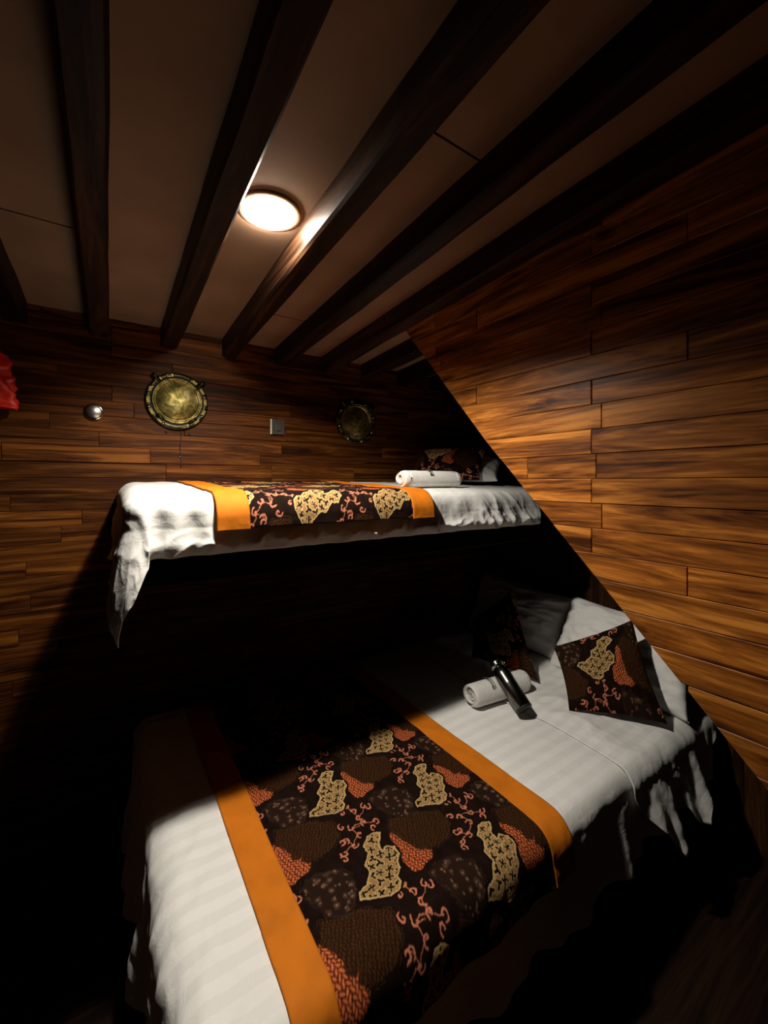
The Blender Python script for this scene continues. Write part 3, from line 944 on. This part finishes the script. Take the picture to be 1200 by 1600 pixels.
def upper_sheet():
    xs = np.concatenate([np.linspace(-0.190, 0.14, 90), np.linspace(0.145, 1.88, 320)])
    ys = np.concatenate([np.linspace(UY0-0.135, UY0+0.07, 110), np.linspace(UY0+0.075, YB-.012, 70)])
    PX, PY = np.meshgrid(xs, ys, indexing='ij')
    # more cloth at the foot corner, so that it hangs as a broad flap
    PY = PY - 0.062*sstep(0.10, -0.04, PX)*np.clip((UY0+0.07-PY)/0.205, 0, 1)
    P = UP.at(PX, PY, 0.0)
    # the head end's outer corner is cut back towards the hull
    cut = np.clip(P[..., 0]-1.53, 0, 1)
    P[..., 1] = np.minimum(np.maximum(P[..., 1], UY0 - 0.03 + cut*2.0 - 9*(cut <= 0)), YB-.012)
    o = fast_grid('bed_sheet', P, M_SHEET2, None, uv=np.stack([PX, PY], -1))
    return rim(o, 0.002)
sh_up = upper_sheet()
tag(sh_up, 'rumpled white sheet on the narrow upper bunk with a corner hanging down', 'bed sheet')

run_up = empty('bed_runner', (0.58, 1.4, Z0-0.03), 'shorter batik bed runner with orange borders on the upper bunk', 'bed runner', 'batik bed runners')
UX0, UX1 = 0.222, 0.925
ysu = np.concatenate([np.linspace(UY0-0.075, UY0+0.07, 60), np.linspace(UY0+0.073, YB-.02, 90)])
class UpRun(Drape):
    pass
def wr_uprun(px, py, l):
    s = np.clip((l-0.03)/0.08, 0, 1)
    return np.maximum(wr_up(px, py, l)*(1-0.55*s), 0) + 0.006*s*(1+fbm(px*7, py*4, 71)) + 0.004*s
UPR = Drape(0.030, 2.30, UY0-0.012, 2.2, ztop, 0.062, wr_uprun, flare=0.05, fold=0.004, foldk=30, seed=15)
cloth('border', UPR, np.linspace(UX0, UX0+BW, 20), ysu, M_ORANGE, 0.0072, 0.003, run_up)
cloth('border', UPR, np.linspace(UX1-BW-.012, UX1, 20), ysu, M_ORANGE, 0.0072, 0.003, run_up)
cloth('batik_panel', UPR, np.linspace(UX0+BW-.004, UX1-BW-.008, 270), np.linspace(UY0-0.070, YB-.02, 350), M_BATIK, 0.0058, 0.003, run_up,
      col=lambda X, Y: (0.128 + (Y-(UY0-0.015)), 0.131 + (X-0.490)))

closed_pillow('pillow', [(1.44, 1.77, 0.0), (1.52, 1.30, 0.0), (1.66, 1.40, 0.10), (1.80, 1.77, 0.12)], 0.05, 50, 21, M_PILLOW, 'white pillow in the dark at the head of the upper bunk', 'pillow', wr=0.012)
closed_pillow('cushion', [(1.26, 1.66, 0.0), (1.46, 1.36, 0.005), (1.56, 1.40, 0.17), (1.36, 1.70, 0.17)], 0.045, 90, 25, M_BATIK, 'dim batik cushion leaning at the head of the upper bunk', 'cushion', GC, print_off=(0.2, 0.1, 0.5), wr=0.006)
rolled_towel('smaller rolled white towel lying on the upper bunk', (1.055, 1.245, -0.0255), (0.995, 0.03, 0.0), 0.305, 0.037, 0.96, 9, script=(-0.02, 2.75, 1.7, 1))

# ------------------------------------------------------------------ fittings on the back wall
def porthole(x, z, label):
    root = empty('porthole', (x, YB-0.003, z+Z0-0.112), label, 'porthole', 'round brass portholes')
    c = (x, YB-0.003, z+Z0)
    M = (c, (1, 0, 0), (0, 0, 1), (0, -1, 0))
    lathe('flange', [(0.080, 0.0), (0.112, 0.0), (0.1125, 0.006), (0.110, 0.009), (0.094, 0.011), (0.092, 0.008), (0.084, 0.008), (0.080, 0.006)], 64, M_BRASSDARK, root, M)
    lathe('rim', [(0.076, 0.0), (0.0885, 0.004), (0.090, 0.014), (0.088, 0.018), (0.084, 0.0185), (0.0835, 0.015), (0.081, 0.015), (0.0805, 0.0185), (0.076, 0.018), (0.0745, 0.012)], 64, M_BRASS, root, M)
    lathe('cover', [(0.0755, 0.002), (0.0755, 0.011), (0.070, 0.0135), (0.058, 0.0175), (0.042, 0.0215), (0.022, 0.0245), (0.0, 0.0255)], 64, M_BRASS, root, M)
    lathe('groove', [(0.0742, 0.006), (0.0795, 0.0165), (0.0800, 0.0165), (0.0745, 0.005)], 64, M_BLACK, root, M)
    lathe('groove', [(0.0895, 0.006), (0.0935, 0.0125), (0.0960, 0.0125), (0.0975, 0.006)], 64, M_BLACK, root, M)
    for i in range(8):
        a = 2*math.pi*(i+0.35)/8
        p = (x+0.1015*math.cos(a), c[1], c[2]+0.1015*math.sin(a))
        lathe('bolt', [(0.0062, 0.008), (0.0062, 0.012), (0.0045, 0.0145), (0.0, 0.0155)], 12, M_CHROME, root, (p, (1, 0, 0), (0, 0, 1), (0, -1, 0)))
    for i in range(14):
        a = 2*math.pi*(i+0.1)/14
        if i % 7 == 3: continue
        t = np.linspace(a-0.12, a+0.12, 7)
        V, F = [], []
        for q in t:
            for rr, hh in ((0.0945, 0.010), (0.1075, 0.009), (0.1065, 0.0135), (0.0955, 0.0145)):
                V.append((x+rr*math.cos(q), c[1]-hh, c[2]+rr*math.sin(q)))
        for k in range(6):
            for w in range(4): F.append((k*4+w, k*4+(w+1) % 4, (k+1)*4+(w+1) % 4, (k+1)*4+w))
        F += [(0, 1, 2, 3), (27, 26, 25, 24)]
        make('raised_pad', V, F, M_BRASS, root, smooth=False)
    for a in (2.30, 0.72):      # hinge and latch lugs above
        p0 = np.array((x+0.106*math.cos(a), c[1]-0.012, c[2]+0.106*math.sin(a)))
        d = np.array((math.cos(a), 0, math.sin(a)))
        tube('lug', [tuple(p0-d*0.012), tuple(p0+d*0.014), tuple(p0+d*0.024)], 0.0085, M_BRASSDARK, root, seg=10)
    for a in (3.98, 5.35):      # dog latches below
        p0 = np.array((x+0.090*math.cos(a), c[1]-0.017, c[2]+0.090*math.sin(a)))
        d = np.array((-math.sin(a), 0, math.cos(a)))
        tube('latch', [tuple(p0-d*0.016), tuple(p0+d*0.016)], 0.0065, M_BRASSDARK, root, seg=10)
    return root
porthole(0.224, 0.314, 'tarnished brass porthole lit on the back wall above the white sheet')
porthole(1.034, 0.300, 'porthole hidden in the dark beyond the wall switch')

knob = empty('push_button', (-0.044, YB-0.002, 0.248+Z0-.03), 'small round steel button on the planks beside the lit porthole', 'wall fitting')
kc = ((-0.044, YB-0.002, 0.248+Z0), (1, 0, 0), (0, 0, 1), (0, -1, 0))
lathe('collar', [(0.0295, 0.0), (0.0295, 0.007), (0.027, 0.010), (0.0235, 0.010)], 36, M_CHROME, knob, kc)
lathe('face', [(0.024, 0.004), (0.0235, 0.011), (0.021, 0.0135), (0.0, 0.0135)], 36, M_STEEL, knob, kc)

sw = empty('light_switch', (0.628, YB-0.002, 0.206+Z0), 'small dark switch plate on the planks above the upper runner', 'light switch')
box('plate', (0.600, YB-0.013, 0.209+Z0), (0.660, YB-0.002, 0.277+Z0), M_PLATE, sw, bevel=0.002)
box('bright_edge_line', (0.5965, YB-0.0145, 0.209+Z0), (0.5998, YB-0.002, 0.277+Z0), M_WHITE, sw, bevel=0.001)  # the plate's bright left edge, put in as a pale strip
box('rocker', (0.618, YB-0.018, 0.226+Z0), (0.643, YB-0.0131, 0.260+Z0), M_PLATE, sw, bevel=0.0015)

nail = lathe('wall_screw', [(0.0042, 0), (0.0042, 0.002), (0.0, 0.003)], 12, M_CHROME, None, ((0.234, YB-0.0075, 0.099+Z0), (1, 0, 0), (0, 0, 1), (0, -1, 0)))
tag(nail, 'tiny bright screw head in the plank under the lit porthole', 'screw')
wire = tube('cord', [(0.236+0.002*math.sin(t*9), YB-0.006-0.003*(t > 0.3), 0.205+Z0-0.15*t) for t in np.linspace(0, 1, 14)], 0.0014, M_DAMP, None, seg=6)
tag(wire, 'thin dark cord hanging down the planks from the lit porthole', 'cord')
for px_, pz_ in ((0.186, 0.192), (0.268, 0.188)):
    h_ = lathe('hole_disc', [(0.0052, 0), (0.0052, 0.0015), (0.0, 0.002)], 12, M_BLACK, wall_back, ((px_, YB-0.002, pz_+Z0), (1, 0, 0), (0, 0, 1), (0, -1, 0)))  # black discs stand in for the dark holes in the planks

# ------------------------------------------------------------------ red garment hanging at the frame's edge
def red_vest():
    root = empty('life_jacket', (-0.36, YB-0.005, 0.24+Z0), 'red cloth life jacket hanging on the back wall', 'life jacket')
    n, m = 70, 60
    u, v = np.meshgrid(np.linspace(0, 2*math.pi, n), np.linspace(0, 1, m), indexing='ij')
    cx = -0.355
    hw = 0.078 + 0.030*sstep(0.25, 1.0, v) - 0.02*sstep(0.16, 0.0, v)
    dp = 0.030 + 0.018*np.sin(np.pi*v)
    w = 0.010*np.sin(u*7 + 2.0*np.sin(v*5)) * sstep(0, .2, v) + 0.010*fbm(u*2.5, v*5, 81) + 0.008*ridge(np.cos(u)*3, v*4 + np.sin(u), 83)
    x = cx + (hw+w)*np.cos(u)
    y = YB - 0.062 + (dp+w)*np.sin(u)
    y = np.minimum(y, YB-0.006)
    z = Z0 + 0.425 - 0.185*v - 0.012*np.cos(u)*v
    P = np.stack([x, y, z], -1)
    fast_grid('body', P, M_RED, root)
    # rolled top and bottom closing the garment
    for k, zz in ((0, 0.0), (-1, 0.0)):
        ring = P[:, k, :]
        c = ring.mean(0) + np.array((0, 0, 0.012 if k == 0 else 0.010))
        V = np.concatenate([ring, c[None]])
        make('hem', V, [(i, i+1, n) for i in range(n-1)], M_RED, root)
    tube('strap', [(cx-.012, YB-.05, Z0+.43), (cx-.008, YB-.03, Z0+.47), (cx, YB-.018, Z0+.495), (cx+.008, YB-.03, Z0+.47), (cx+.012, YB-.05, Z0+.43)], 0.006, M_BLACK, root, seg=8)
    return root
red_vest()
pg = lathe('coat_peg', [(0.012, 0), (0.012, 0.004), (0.005, 0.006), (0.005, 0.028), (0.009, 0.032), (0.0, 0.036)], 16, M_STEEL, None, ((-0.355, YB-0.003, Z0+.487), (1, 0, 0), (0, 0, 1), (0, -1, 0)))
tag(pg, 'small steel peg holding up the red life jacket', 'peg')
